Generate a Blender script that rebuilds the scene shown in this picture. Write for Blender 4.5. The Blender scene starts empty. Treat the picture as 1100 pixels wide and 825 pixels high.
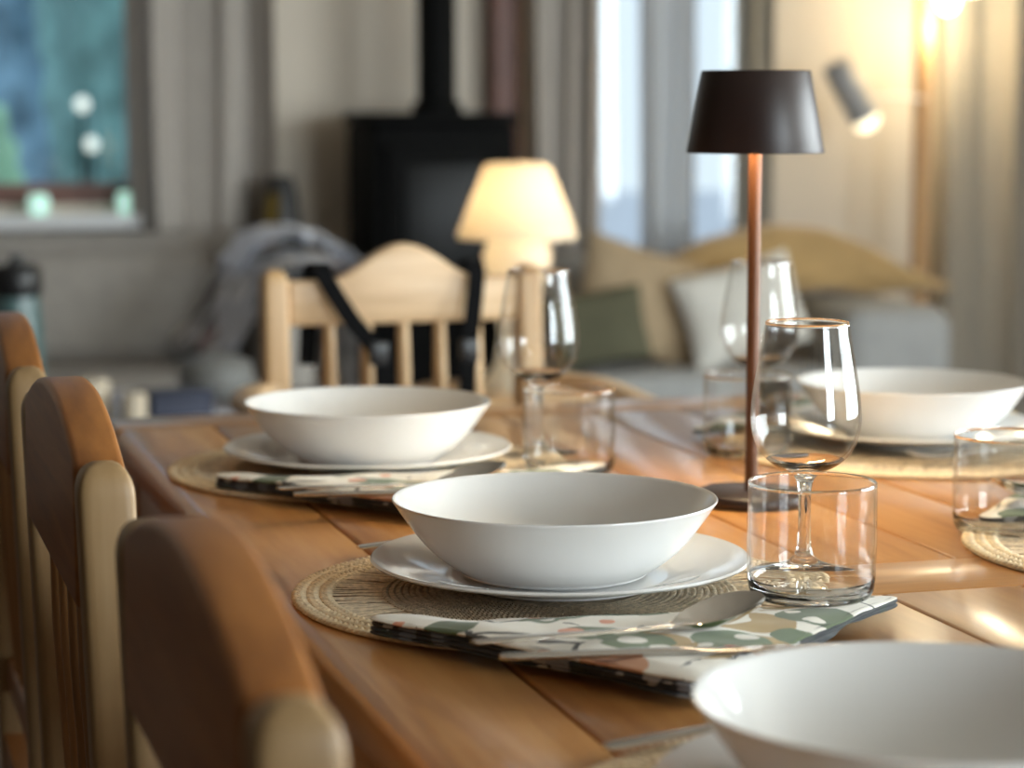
import bpy, bmesh, math, random
from math import sin, cos, pi, radians
from mathutils import Vector, Matrix, noise
random.seed(7)
S = bpy.context.scene
COL = S.collection

# ------------------------------------------------------------------ materials
def _nt(name):
    m = bpy.data.materials.new(name); m.use_nodes = True
    nt = m.node_tree; b = nt.nodes['Principled BSDF']
    return m, nt, b

def mat(name, col, rough=0.5, metal=0.0, var=0.0, scale=8.0, stretch=(1, 1, 1), bump=0.0, bscale=60.0, coat=0.0, sheen=0.0, spec=0.5):
    m, nt, b = _nt(name)
    b.inputs['Roughness'].default_value = rough
    b.inputs['Metallic'].default_value = metal
    b.inputs['Coat Weight'].default_value = coat
    b.inputs['Coat Roughness'].default_value = 0.12
    b.inputs['Sheen Weight'].default_value = sheen
    b.inputs['Specular IOR Level'].default_value = spec
    N, L = nt.nodes, nt.links
    tc = N.new('ShaderNodeTexCoord'); mp = N.new('ShaderNodeMapping')
    mp.inputs['Scale'].default_value = stretch
    L.new(tc.outputs['Object'], mp.inputs['Vector'])
    nz = N.new('ShaderNodeTexNoise'); nz.inputs['Scale'].default_value = scale; nz.inputs['Detail'].default_value = 5
    L.new(mp.outputs['Vector'], nz.inputs['Vector'])
    rp = N.new('ShaderNodeValToRGB')
    a = [max(0, c * (1 - var)) for c in col]; z = [min(1, c * (1 + var)) for c in col]
    rp.color_ramp.elements[0].position = 0.3; rp.color_ramp.elements[1].position = 0.7
    rp.color_ramp.elements[0].color = (*a, 1); rp.color_ramp.elements[1].color = (*z, 1)
    L.new(nz.outputs['Fac'], rp.inputs['Fac']); L.new(rp.outputs['Color'], b.inputs['Base Color'])
    if bump:
        n2 = N.new('ShaderNodeTexNoise'); n2.inputs['Scale'].default_value = bscale; n2.inputs['Detail'].default_value = 3
        L.new(mp.outputs['Vector'], n2.inputs['Vector'])
        bp = N.new('ShaderNodeBump'); bp.inputs['Strength'].default_value = bump; bp.inputs['Distance'].default_value = 0.004
        L.new(n2.outputs['Fac'], bp.inputs['Height']); L.new(bp.outputs['Normal'], b.inputs['Normal'])
    return m

def wood(name, dark, mid, light, axis='Y', rough=0.3, knots=True, coat=0.0, gscale=1.0):
    m, nt, b = _nt(name); N, L = nt.nodes, nt.links
    b.inputs['Roughness'].default_value = rough; b.inputs['Coat Weight'].default_value = coat
    b.inputs['Coat Roughness'].default_value = 0.15
    tc = N.new('ShaderNodeTexCoord'); oi = N.new('ShaderNodeObjectInfo')
    add = N.new('ShaderNodeVectorMath'); add.operation = 'ADD'
    mul = N.new('ShaderNodeVectorMath'); mul.operation = 'SCALE'
    comb = N.new('ShaderNodeCombineXYZ')
    for i in range(3): L.new(oi.outputs['Random'], comb.inputs[i])
    L.new(comb.outputs[0], mul.inputs[0]); mul.inputs['Scale'].default_value = 17.0
    L.new(tc.outputs['Object'], add.inputs[0]); L.new(mul.outputs[0], add.inputs[1])
    mp = N.new('ShaderNodeMapping')
    s = {'X': (1.2, 14, 14), 'Y': (14, 1.2, 14), 'Z': (14, 14, 1.2)}[axis]
    mp.inputs['Scale'].default_value = tuple(gscale * v for v in s)
    L.new(add.outputs[0], mp.inputs['Vector'])
    n1 = N.new('ShaderNodeTexNoise'); n1.inputs['Scale'].default_value = 1.6; n1.inputs['Detail'].default_value = 6
    n1.inputs['Distortion'].default_value = 1.2
    L.new(mp.outputs[0], n1.inputs['Vector'])
    n2 = N.new('ShaderNodeTexNoise'); n2.inputs['Scale'].default_value = 9; n2.inputs['Detail'].default_value = 4
    L.new(mp.outputs[0], n2.inputs['Vector'])
    mx = N.new('ShaderNodeMath'); mx.operation = 'MULTIPLY_ADD'; mx.inputs[1].default_value = 0.3
    L.new(n2.outputs['Fac'], mx.inputs[0])
    sc = N.new('ShaderNodeMath'); sc.operation = 'MULTIPLY'; sc.inputs[1].default_value = 0.7
    L.new(n1.outputs['Fac'], sc.inputs[0]); L.new(sc.outputs[0], mx.inputs[2])
    rp = N.new('ShaderNodeValToRGB'); cr = rp.color_ramp
    cr.elements[0].position = 0.34; cr.elements[0].color = (*dark, 1)
    cr.elements[1].position = 0.66; cr.elements[1].color = (*light, 1)
    e = cr.elements.new(0.5); e.color = (*mid, 1)
    L.new(mx.outputs[0], rp.inputs['Fac'])
    out = rp.outputs['Color']
    # plank to plank variation
    hs = N.new('ShaderNodeHueSaturation')
    mr = N.new('ShaderNodeMapRange'); mr.inputs['To Min'].default_value = 0.85; mr.inputs['To Max'].default_value = 1.15
    L.new(oi.outputs['Random'], mr.inputs['Value']); L.new(mr.outputs[0], hs.inputs['Value']); L.new(out, hs.inputs['Color'])
    out = hs.outputs['Color']
    if knots:
        mk = N.new('ShaderNodeMapping')
        mk.inputs['Scale'].default_value = {'X': (2.2, 7, 7), 'Y': (7, 2.2, 7), 'Z': (7, 7, 2.2)}[axis]
        L.new(add.outputs[0], mk.inputs['Vector'])
        vo = N.new('ShaderNodeTexVoronoi'); vo.inputs['Scale'].default_value = 1.0
        L.new(mk.outputs[0], vo.inputs['Vector'])
        kr = N.new('ShaderNodeValToRGB'); kr.color_ramp.elements[0].position = 0.03; kr.color_ramp.elements[0].color = (0.75, 0.75, 0.75, 1)
        kr.color_ramp.elements[1].position = 0.11; kr.color_ramp.elements[1].color = (0, 0, 0, 1)
        L.new(vo.outputs['Distance'], kr.inputs['Fac'])
        mm = N.new('ShaderNodeMix'); mm.data_type = 'RGBA'
        L.new(kr.outputs['Color'], mm.inputs['Factor']); L.new(out, mm.inputs['A'])
        mm.inputs['B'].default_value = (dark[0] * .35, dark[1] * .3, dark[2] * .3, 1)
        out = mm.outputs['Result']
    L.new(out, b.inputs['Base Color'])
    bp = N.new('ShaderNodeBump'); bp.inputs['Strength'].default_value = 0.12; bp.inputs['Distance'].default_value = 0.001
    L.new(mx.outputs[0], bp.inputs['Height']); L.new(bp.outputs['Normal'], b.inputs['Normal'])
    return m

def glass(name, col=(1, 1, 1), rough=0.0, ior=1.48):
    m, nt, b = _nt(name); b.inputs['Base Color'].default_value = (*col, 1)
    b.inputs['Transmission Weight'].default_value = 1.0; b.inputs['Roughness'].default_value = rough; b.inputs['IOR'].default_value = ior
    return m

def pane_mat(name, tint=(.94, .97, .97)):
    m = bpy.data.materials.new(name); m.use_nodes = True; nt = m.node_tree
    for n in list(nt.nodes): nt.nodes.remove(n)
    o = nt.nodes.new('ShaderNodeOutputMaterial'); t = nt.nodes.new('ShaderNodeBsdfTransparent'); g = nt.nodes.new('ShaderNodeBsdfGlossy')
    g.inputs['Roughness'].default_value = 0.02; t.inputs['Color'].default_value = (*tint, 1)
    lw = nt.nodes.new('ShaderNodeLayerWeight'); lw.inputs['Blend'].default_value = 0.5
    pw = nt.nodes.new('ShaderNodeMath'); pw.operation = 'POWER'; pw.inputs[1].default_value = 5.0
    f = nt.nodes.new('ShaderNodeMath'); f.operation = 'MULTIPLY_ADD'; f.inputs[1].default_value = 0.90; f.inputs[2].default_value = 0.04
    nt.links.new(lw.outputs['Facing'], pw.inputs[0]); nt.links.new(pw.outputs[0], f.inputs[0])
    mx = nt.nodes.new('ShaderNodeMixShader')
    nt.links.new(f.outputs[0], mx.inputs[0]); nt.links.new(t.outputs[0], mx.inputs[1]); nt.links.new(g.outputs[0], mx.inputs[2])
    nt.links.new(mx.outputs[0], o.inputs[0]); return m

def emit(name, col, strength, base=(.9, .85, .75)):
    m, nt, b = _nt(name); b.inputs['Base Color'].default_value = (*base, 1)
    b.inputs['Emission Color'].default_value = (*col, 1); b.inputs['Emission Strength'].default_value = strength
    b.inputs['Roughness'].default_value = 0.5
    return m

def translucent(name, col, fac=0.6, rough=0.3):
    m, nt, b = _nt(name); N, L = nt.nodes, nt.links
    b.inputs['Base Color'].default_value = (*col, 1); b.inputs['Roughness'].default_value = rough
    t = N.new('ShaderNodeBsdfTranslucent'); t.inputs['Color'].default_value = (*col, 1)
    mx = N.new('ShaderNodeMixShader'); mx.inputs[0].default_value = fac
    L.new(b.outputs[0], mx.inputs[1]); L.new(t.outputs[0], mx.inputs[2])
    L.new(mx.outputs[0], N['Material Output'].inputs['Surface']); return m

def floral(name, ground, cols, scale, thr, stem, dense=False):
    """printed cotton: voronoi blossoms/leaves of several colours on a ground, thin twigs"""
    m, nt, b = _nt(name); N, L = nt.nodes, nt.links
    b.inputs['Roughness'].default_value = 0.85; b.inputs['Sheen Weight'].default_value = 0.2
    tc = N.new('ShaderNodeTexCoord')
    nz = N.new('ShaderNodeTexNoise'); nz.inputs['Scale'].default_value = 38; nz.inputs['Detail'].default_value = 2
    L.new(tc.outputs['Object'], nz.inputs['Vector'])
    sub = N.new('ShaderNodeVectorMath'); sub.operation = 'SUBTRACT'; sub.inputs[1].default_value = (.5, .5, .5)
    L.new(nz.outputs['Color'], sub.inputs[0])
    sca = N.new('ShaderNodeVectorMath'); sca.operation = 'SCALE'; sca.inputs['Scale'].default_value = 0.011
    L.new(sub.outputs[0], sca.inputs[0])
    add = N.new('ShaderNodeVectorMath'); add.operation = 'ADD'
    L.new(tc.outputs['Object'], add.inputs[0]); L.new(sca.outputs[0], add.inputs[1])
    flat = N.new('ShaderNodeVectorMath'); flat.operation = 'MULTIPLY'; flat.inputs[1].default_value = (1, 1, 0.6 if dense else 0.0)
    L.new(add.outputs[0], flat.inputs[0])
    cur = None
    rgbg = N.new('ShaderNodeRGB'); rgbg.outputs[0].default_value = (*ground, 1); cur = rgbg.outputs[0]
    # twigs
    if stem:
        ve = N.new('ShaderNodeTexVoronoi'); ve.feature = 'DISTANCE_TO_EDGE'; ve.inputs['Scale'].default_value = scale * 0.8
        L.new(flat.outputs[0], ve.inputs['Vector'])
        lt = N.new('ShaderNodeMath'); lt.operation = 'LESS_THAN'; lt.inputs[1].default_value = 0.022
        L.new(ve.outputs['Distance'], lt.inputs[0])
        mn = N.new('ShaderNodeTexNoise'); mn.inputs['Scale'].default_value = 30
        L.new(flat.outputs[0], mn.inputs['Vector'])
        gt = N.new('ShaderNodeMath'); gt.operation = 'GREATER_THAN'; gt.inputs[1].default_value = 0.53
        L.new(mn.outputs['Fac'], gt.inputs[0])
        ml = N.new('ShaderNodeMath'); ml.operation = 'MULTIPLY'; L.new(lt.outputs[0], ml.inputs[0]); L.new(gt.outputs[0], ml.inputs[1]); lt = ml
        mx = N.new('ShaderNodeMix'); mx.data_type = 'RGBA'; L.new(lt.outputs[0], mx.inputs['Factor']); L.new(cur, mx.inputs['A'])
        mx.inputs['B'].default_value = (*stem, 1); cur = mx.outputs['Result']
    for k, (sc, th, palette) in enumerate(cols):
        of = N.new('ShaderNodeVectorMath'); of.operation = 'ADD'; of.inputs[1].default_value = (k * 3.37 + .2, k * 1.71 + .4, 0)
        L.new(flat.outputs[0], of.inputs[0])
        v = N.new('ShaderNodeTexVoronoi'); v.inputs['Scale'].default_value = sc; v.inputs['Randomness'].default_value = 0.8
        L.new(of.outputs[0], v.inputs['Vector'])
        lt = N.new('ShaderNodeMath'); lt.operation = 'LESS_THAN'; lt.inputs[1].default_value = th
        L.new(v.outputs['Distance'], lt.inputs[0])
        sp = N.new('ShaderNodeSeparateColor'); L.new(v.outputs['Color'], sp.inputs[0])
        rp = N.new('ShaderNodeValToRGB'); rp.color_ramp.interpolation = 'CONSTANT'
        while len(rp.color_ramp.elements) < len(palette): rp.color_ramp.elements.new(0.5)
        for i, c in enumerate(palette):
            rp.color_ramp.elements[i].position = i / len(palette)
        for i, c in enumerate(palette):
            rp.color_ramp.elements[i].color = (*c, 1)
        L.new(sp.outputs[0], rp.inputs['Fac'])
        mx = N.new('ShaderNodeMix'); mx.data_type = 'RGBA'; L.new(lt.outputs[0], mx.inputs['Factor']); L.new(cur, mx.inputs['A']); L.new(rp.outputs['Color'], mx.inputs['B'])
        cur = mx.outputs['Result']
    L.new(cur, b.inputs['Base Color'])
    n2 = N.new('ShaderNodeTexNoise'); n2.inputs['Scale'].default_value = 900
    L.new(tc.outputs['Object'], n2.inputs['Vector'])
    bp = N.new('ShaderNodeBump'); bp.inputs['Strength'].default_value = 0.15; bp.inputs['Distance'].default_value = 0.0008
    L.new(n2.outputs['Fac'], bp.inputs['Height']); L.new(bp.outputs['Normal'], b.inputs['Normal'])
    return m

# ------------------------------------------------------------------ mesh helpers
class MB:
    def __init__(s): s.v = []; s.f = []; s.mi = []
    def add(s, vs, fs, mi=0):
        o = len(s.v); s.v += [tuple(v) for v in vs]; s.f += [tuple(i + o for i in f) for f in fs]; s.mi += [mi] * len(fs); return s
    def box(s, lo, hi, mi=0):
        x0, y0, z0 = lo; x1, y1, z1 = hi
        return s.add([(x0, y0, z0), (x1, y0, z0), (x1, y1, z0), (x0, y1, z0), (x0, y0, z1), (x1, y0, z1), (x1, y1, z1), (x0, y1, z1)],
                     [(3, 2, 1, 0), (4, 5, 6, 7), (0, 1, 5, 4), (1, 2, 6, 5), (2, 3, 7, 6), (3, 0, 4, 7)], mi)
    def lathe(s, prof, n=48, c=(0, 0, 0), mi=0, closed=False):
        vs = []; fs = []; m = len(prof)
        for r, z in prof:
            for k in range(n):
                a = 2 * pi * k / n; vs.append((c[0] + r * cos(a), c[1] + r * sin(a), c[2] + z))
        rng = m if closed else m - 1
        for i in range(rng):
            j = (i + 1) % m
            for k in range(n):
                k2 = (k + 1) % n
                fs.append((i * n + k, i * n + k2, j * n + k2, j * n + k))
        if not closed:
            if prof[0][0] > 1e-6: fs.append(tuple(reversed(range(n))))
            if prof[-1][0] > 1e-6: fs.append(tuple((m - 1) * n + k for k in range(n)))
        return s.add(vs, fs, mi)
    def tube(s, pts, rad, n=8, mi=0, closed=False, flat=1.0, up=(0, 0, 1), power=2.0):
        pts = [Vector(p) for p in pts]; m = len(pts); vs = []; fs = []; up = Vector(up)
        for i, p in enumerate(pts):
            if closed: t = pts[(i + 1) % m] - pts[i - 1]
            else: t = pts[min(i + 1, m - 1)] - pts[max(i - 1, 0)]
            t.normalize(); u = up if abs(t.dot(up)) < 0.95 else Vector((1, 0, 0))
            a = t.cross(u).normalized(); b = a.cross(t).normalized()
            r = rad[i] if isinstance(rad, (list, tuple)) else rad
            for k in range(n):
                th = 2 * pi * (k + .5) / n
                cx, sx = cos(th), sin(th)
                e = 2 / power
                cx = math.copysign(abs(cx) ** e, cx); sx = math.copysign(abs(sx) ** e, sx)
                vs.append(p + a * (r * cx) + b * (r * flat * sx))
        for i in range(m if closed else m - 1):
            j = (i + 1) % m
            for k in range(n):
                k2 = (k + 1) % n; fs.append((i * n + k, i * n + k2, j * n + k2, j * n + k))
        if not closed:
            fs.append(tuple(reversed(range(n)))); fs.append(tuple((m - 1) * n + k for k in range(n)))
        return s.add(vs, fs, mi)
    def prism(s, outline, h0, h1, axis='X', mi=0):
        """outline = list of 2D points; extruded along axis from h0 to h1"""
        def P(a, b, h):
            return {'X': (h, a, b), 'Y': (a, h, b), 'Z': (a, b, h)}[axis]
        n = len(outline)
        vs = [P(a, b, h0) for a, b in outline] + [P(a, b, h1) for a, b in outline]
        fs = [tuple(reversed(range(n))), tuple(range(n, 2 * n))] + [(i, (i + 1) % n, n + (i + 1) % n, n + i) for i in range(n)]
        return s.add(vs, fs, mi)
    def build(s, name, m, parent=None, smooth=True, bevel=0.0, segs=2, loc=None, angle=40, subsurf=0, weld=False):
        me = bpy.data.meshes.new(name); me.from_pydata(s.v, [], s.f)
        ms = m if isinstance(m, (list, tuple)) else [m]
        for x in ms: me.materials.append(x)
        me.polygons.foreach_set('material_index', s.mi)
        bm = bmesh.new(); bm.from_mesh(me)
        if weld: bmesh.ops.remove_doubles(bm, verts=bm.verts, dist=1e-5)
        bmesh.ops.recalc_face_normals(bm, faces=bm.faces)
        if bevel:
            es = [e for e in bm.edges if len(e.link_faces) == 2 and e.calc_face_angle(0) > radians(angle)]
            bmesh.ops.bevel(bm, geom=es, offset=bevel, segments=segs, affect='EDGES', profile=0.5, clamp_overlap=True)
        if subsurf:
            bmesh.ops.subdivide_edges(bm, edges=bm.edges, cuts=subsurf, use_grid_fill=True, smooth=1.0)
        if smooth:
            for f in bm.faces: f.smooth = True
            for e in bm.edges:
                if len(e.link_faces) == 2 and e.calc_face_angle(0) > radians(55): e.smooth = False
        bm.to_mesh(me); bm.free()
        o = bpy.data.objects.new(name, me); COL.objects.link(o)
        if parent: o.parent = parent
        if loc: o.location = loc
        return o

def tag(o, label=None, cat=None, group=None, kind=None):
    if label: o['label'] = label
    if cat: o['category'] = cat
    if group: o['group'] = group
    if kind: o['kind'] = kind
    return o
def thing(name, label, cat, loc=(0, 0, 0), rz=0, group=None):
    o = bpy.data.objects.new(name, None); COL.objects.link(o); o.empty_display_size = 0.1
    o.location = loc; o.rotation_euler = (0, 0, rz)
    return tag(o, label, cat, group)
def dup(root, label, loc, rz=None, group=None):
    r = root.copy(); COL.objects.link(r); r.location = loc
    if rz is not None: r.rotation_euler = (0, 0, rz)
    r['label'] = label
    if group: r['group'] = group
    for ch in list(root.children):
        c = ch.copy(); COL.objects.link(c); c.parent = r
        for g in list(ch.children):
            d = g.copy(); COL.objects.link(d); d.parent = c
    return r
def struct(name, mb, m, **k):
    o = mb.build(name, m, **k); o['kind'] = 'structure'; return o
def smoothstep(a, b, x):
    t = max(0, min(1, (x - a) / (b - a))); return t * t * (3 - 2 * t)
def lerp(a, b, t): return a + (b - a) * t
def interp(tab, x):
    for (x0, y0), (x1, y1) in zip(tab, tab[1:]):
        if x <= x1: return lerp(y0, y1, max(0, min(1, (x - x0) / (x1 - x0))))
    return tab[-1][1]
def catmull(pts, n):
    pts = [Vector(p) for p in pts]; P = [pts[0] * 2 - pts[1]] + pts + [pts[-1] * 2 - pts[-2]]; out = []
    for i in range(1, len(P) - 2):
        for k in range(n):
            t = k / n; p0, p1, p2, p3 = P[i - 1:i + 3]
            out.append(0.5 * ((2 * p1) + (p2 - p0) * t + (2 * p0 - 5 * p1 + 4 * p2 - p3) * t * t + (3 * p1 - p0 - 3 * p2 + p3) * t ** 3))
    out.append(pts[-1]); return out

# ------------------------------------------------------------------ materials used
M_table = wood('honey_pine_table', (.36, .150, .040), (.48, .222, .066), (.56, .285, .095), 'Y', rough=0.32, coat=0.45)
M_table_x = wood('honey_pine_cross', (.37, .160, .042), (.50, .235, .072), (.58, .30, .105), 'X', rough=0.32, coat=0.45)
M_honey = wood('honey_pine_chair', (.24, .08, .014), (.35, .13, .026), (.44, .175, .04), 'Y', rough=0.38, knots=False)
M_post = wood('pale_pine_post', (.28, .17, .072), (.35, .22, .10), (.40, .265, .135), 'Z', rough=0.45, knots=False)
M_spind = wood('pine_spindle', (.34, .16, .05), (.44, .22, .08), (.52, .28, .11), 'Z', rough=0.45, knots=False)
M_pale = wood('pale_pine_armchair', (.56, .36, .19), (.68, .46, .26), (.76, .55, .34), 'X', rough=0.42, knots=False)
M_palez = wood('pale_pine_armchair_upright', (.56, .34, .16), (.68, .44, .22), (.76, .53, .30), 'Z', rough=0.42, knots=False)
M_china = mat('white_glazed_stoneware', (.82, .82, .81), rough=0.11, var=0.01, spec=0.5)
M_straw = mat('straw_braid', (.84, .69, .47), rough=0.75, var=0.2, scale=160, bump=0.3, bscale=500)
M_straw2 = mat('straw_reed', (.80, .66, .48), rough=0.7, var=0.28, scale=240)
M_straw3 = mat('straw_woven', (.60, .50, .36), rough=0.8, var=0.35, scale=220, bump=0.5, bscale=500)
M_steel = mat('brushed_cutlery_steel', (.62, .60, .57), rough=0.13, metal=1.0, var=0.03)
M_glass = glass('clear_drinking_glass')
M_thin = pane_mat('thin_glass_wall', (.992, .992, .99))
M_lampbrown = mat('dark_brown_lacquer', (.024, .012, .010), rough=0.42, var=0.05, coat=0.0)
M_lamppole = mat('brown_metal_pole', (.13, .052, .022), rough=0.35, metal=0.3, var=0.05)
GRD = (.80, .77, .69)
M_cloth = floral('floral_cotton_face', GRD,
                 [(17.0, .49, [(.38, .25, .085), (.44, .30, .11), (.58, .28, .14), (.42, .28, .09), GRD]),
                  (17.0, .45, [(.075, .125, .04), GRD, (.10, .15, .05), (.06, .10, .04), GRD, (.08,.12,.045)]),
                  (32.0, .30, [(.62, .10, .06), GRD, GRD, (.70, .30, .18), GRD, GRD])],
                 18, .3, (.05, .05, .045))
M_clothside = floral('floral_cotton_reverse', (.014, .018, .022),
                     [(48.0, .46, [(.02, .024, .03), (.25, .27, .31), (.02, .035, .022), (.015, .02, .025), (.12, .14, .17)]),
                      (60.0, .38, [(.40, .40, .40), (.02, .025, .03), (.02, .03, .02), (.02, .02, .025)])],
                     20, .3, None, dense=True)
M_wall = mat('warm_plaster', (.68, .60, .50), rough=0.9, var=0.02, scale=3, bump=0.05, bscale=90)
M_wallcream = mat('cream_plaster', (.80, .73, .60), rough=0.9, var=0.02, scale=3)
M_ceil = mat('pale_timber_ceiling', (.50, .44, .36), rough=0.9, var=0.01)
M_floor = wood('dark_oak_floor', (.04, .024, .014), (.07, .04, .024), (.10, .06, .034), 'Y', rough=0.4, knots=False)
M_frame_br = mat('brown_window_timber', (.16, .065, .045), rough=0.5, var=0.15, scale=10)
M_frame_or = mat('oak_window_timber', (.40, .20, .08), rough=0.5, var=0.15, scale=10)
M_white = mat('white_painted_wood', (.80, .80, .80), rough=0.5, var=0.01)
M_pane = pane_mat('window_glass')
M_curtain = mat('taupe_linen_curtain', (.40, .36, .32), rough=0.95, var=0.08, scale=30, stretch=(6, 6, .4), sheen=0.1)
M_curtain2 = mat('grey_linen_curtain', (.35, .32, .27), rough=0.95, var=0.08, scale=30, stretch=(6, 6, .4), sheen=0.1)
M_sheer = translucent('white_sheer_curtain', (.78, .79, .80), 0.45, 0.9)
M_sofa = mat('taupe_sofa_fabric', (.36, .33, .295), rough=0.95, var=0.07, scale=20, bump=0.2, bscale=300)
M_sofag = mat('grey_sofa_fabric', (.38, .38, .37), rough=0.95, var=0.06, scale=20, bump=0.2, bscale=300)
M_gold = mat('mustard_velvet', (.47, .30, .12), rough=0.8, var=0.12, scale=6, sheen=0.4)
M_tan = mat('tan_linen', (.42, .31, .19), rough=0.9, var=0.1, scale=12)
M_olive = mat('olive_linen', (.10, .095, .055), rough=0.9, var=0.1, scale=12)
M_cushw = mat('white_linen', (.78, .75, .68), rough=0.9, var=0.04, scale=12)
M_black = mat('black_cast_iron', (.005, .005, .005), rough=0.7, var=0.1, spec=0.08)
M_blackglass = mat('black_stove_glass', (.005, .005, .005), rough=0.4, var=0.0, spec=0.2)
M_strap = mat('black_webbing', (.006, .006, .0065), rough=0.9, var=0.1, scale=200, spec=0.08)
M_plastic = mat('black_plastic', (.015, .015, .016), rough=0.35)
M_grey = mat('grey_lamp_metal', (.40, .39, .38), rough=0.45, var=0.02)
M_lampwood = wood('oak_lamp_pole', (.42, .22, .09), (.52, .29, .12), (.60, .36, .16), 'Z', rough=0.45, knots=False)
M_opal = translucent('opal_lamp_glass', (.90, .84, .72), 0.55, 0.2)
M_bulb = emit('warm_bulb', (1.0, .76, .45), 8.0)
M_led = emit('warm_led_disc', (1.0, .76, .45), 110.0)
M_shade = emit('lit_linen_lampshade', (1.0, .84, .54), 7.5)
M_spotlens = emit('warm_spot_lens', (1.0, .88, .60), 1.6)
M_throw = floral('woven_throw', (.50, .50, .53),
                 [(9.0, .40, [(.06, .05, .05), (.82, .78, .74), (.22, .10, .07), (.50, .52, .58)]),
                  (14.0, .30, [(.65, .62, .58), (.04, .04, .04), (.30, .30, .32)])], 8, .3, None, dense=True)
M_bluewhite = mat('pale_blue_wool', (.82, .85, .93), rough=0.95, var=0.06, scale=14)
M_stone = mat('grey_stoneware', (.21, .21, .20), rough=0.6, var=0.06, scale=20)
M_ctable = mat('grey_oiled_table', (.30, .27, .27), rough=0.35, var=0.1, scale=10, stretch=(1, 6, 1))
M_teal = mat('teal_glazed_ceramic', (.10, .17, .17), rough=0.25, var=0.1)
M_cream = mat('cream_wax', (.66, .56, .42), rough=0.6, var=0.04)
M_navy = mat('navy_book_cloth', (.03, .035, .06), rough=0.7, var=0.1)
M_paper = mat('white_paper', (.68, .70, .78), rough=0.8, var=0.03)
M_dark = mat('charcoal_ceramic', (.025, .023, .022), rough=0.5, var=0.1)
M_gilt = mat('gilded_ceramic', (.22, .15, .03), rough=0.45, metal=0.5, var=0.3, scale=20)
M_leaf = mat('teal_green_foliage', (.16, .31, .29), rough=0.8, var=0.5, scale=5)
M_leaf2 = mat('sky_blue_foliage', (.26, .42, .52), rough=0.8, var=0.5, scale=5)  # foliage coloured like a dim patch of sky
M_leaf3 = mat('light_green_foliage', (.34, .60, .38), rough=0.8, var=0.4, scale=5)
M_lawn = mat('lawn_grass', (.20, .40, .20), rough=0.9, var=0.3, scale=6)
M_terrace = mat('pale_stone_terrace', (.55, .57, .58), rough=0.9, var=0.1, scale=2)
M_mint = emit('mint_highlight_glass', (.62, 1.0, .85), .45, (.6, .9, .8))  # emission imitates a bright highlight, no flame inside
M_globe = emit('pane_reflection_glow', (.95, 1.0, .90), .7)  # emission imitates indoor lamps mirrored in the pane

# ------------------------------------------------------------------ room shell
YF, XR, XL, YB, ZC = 6.9, 4.4, -2.6, -2.6, 2.6
struct('floor', MB().box((XL - .2, YB - .2, -.1), (XR + .2, YF + .2, 0)), M_floor, smooth=False)
struct('ceiling', MB().box((XL - .2, YB - .2, ZC), (XR + .2, YF + .2, ZC + .1)), M_ceil, smooth=False)
def wall_holes(axis, p0, p1, a0, a1, holes):
    """wall slab between p0,p1 on its thin axis, spanning a0..a1; holes=(lo,hi,z0,z1)"""
    b = MB()
    def bx(u0, u1, z0, z1):
        if u1 - u0 < 1e-4 or z1 - z0 < 1e-4: return
        if axis == 'Y': b.box((u0, p0, z0), (u1, p1, z1))
        else: b.box((p0, u0, z0), (p1, u1, z1))
    x = a0
    for lo, hi, z0, z1 in sorted(holes):
        bx(x, lo, 0, ZC); bx(lo, hi, 0, z0); bx(lo, hi, z1, ZC); x = hi
    bx(x, a1, 0, ZC); return b
W1 = (.20, 0.93, .80, 2.15); W2 = (2.24, 2.80, .12, 2.2)
W3 = (.2, 3.3, .45, 2.25); W4 = (2.2, 4.1, .5, 2.25)
struct('wall_far', wall_holes('Y', YF, YF + .15, XL, XR, [W1, W2]), M_wall, smooth=False)
struct('wall_right', wall_holes('X', XR, XR + .15, YB, YF, [W3]), M_wallcream, smooth=False)
struct('wall_left', wall_holes('X', XL - .15, XL, YB, YF, []), M_floor, smooth=False)
struct('wall_back', wall_holes('Y', YB - .15, YB, XL, XR, [W4]), M_floor, smooth=False)

def window(idx, axis, p, hole, fm, cols, fw=.06, depth=.07):
    lo, hi, z0, z1 = hole
    r = bpy.data.objects.new('window_%d' % idx, None); COL.objects.link(r); r['kind'] = 'structure'
    b = MB()
    def bx(m, u0, u1, a, c, d0, d1):
        if axis == 'Y': m.box((u0, p + d0, a), (u1, p + d1, c))
        else: m.box((p + d0, u0, a), (p + d1, u1, c))
    bx(b, lo, lo + fw, z0, z1, .02, .02 + depth); bx(b, hi - fw, hi, z0, z1, .02, .02 + depth)
    bx(b, lo + fw, hi - fw, z0, z0 + fw, .02, .02 + depth); bx(b, lo + fw, hi - fw, z1 - fw, z1, .02, .02 + depth)
    for c in cols: bx(b, c - fw * .5, c + fw * .5, z0 + fw, z1 - fw, .025, .015 + depth)
    b.build('window_frame', fm, r, smooth=False)
    g = MB(); bx(g, lo + fw * .5, hi - fw * .5, z0 + fw * .5, z1 - fw * .5, .05, .054)
    g.build('pane', M_pane, r, smooth=False)
    return r
w1 = window(1, 'Y', YF, W1, M_frame_br, [])
MB().box((W1[0] - .05, YF - .14, .735), (W1[1] + .12, YF - .001, .775)).build('window_sill', M_white, w1, bevel=.006)
w2 = window(2, 'Y', YF, W2, M_frame_or, [2.595], fw=.035)
w3 = window(3, 'X', XR, W3, M_white, [.95, 1.75, 2.5], fw=.07)
w4 = window(4, 'Y', YB, W4, M_white, [3.15], fw=.07)  # unseen window behind the camera, added to let front fill in
struct('trim_1', MB().box((1.93, YF - .10, 0), (2.01, YF - .001, ZC)), M_frame_br, bevel=.004)
struct('baseboard_far', MB().box((XL, YF - .015, 0), (1.96, YF - .001, .09)).box((2.84, YF - .015, 0), (XR, YF - .001, .09)), M_white, smooth=False)

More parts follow.
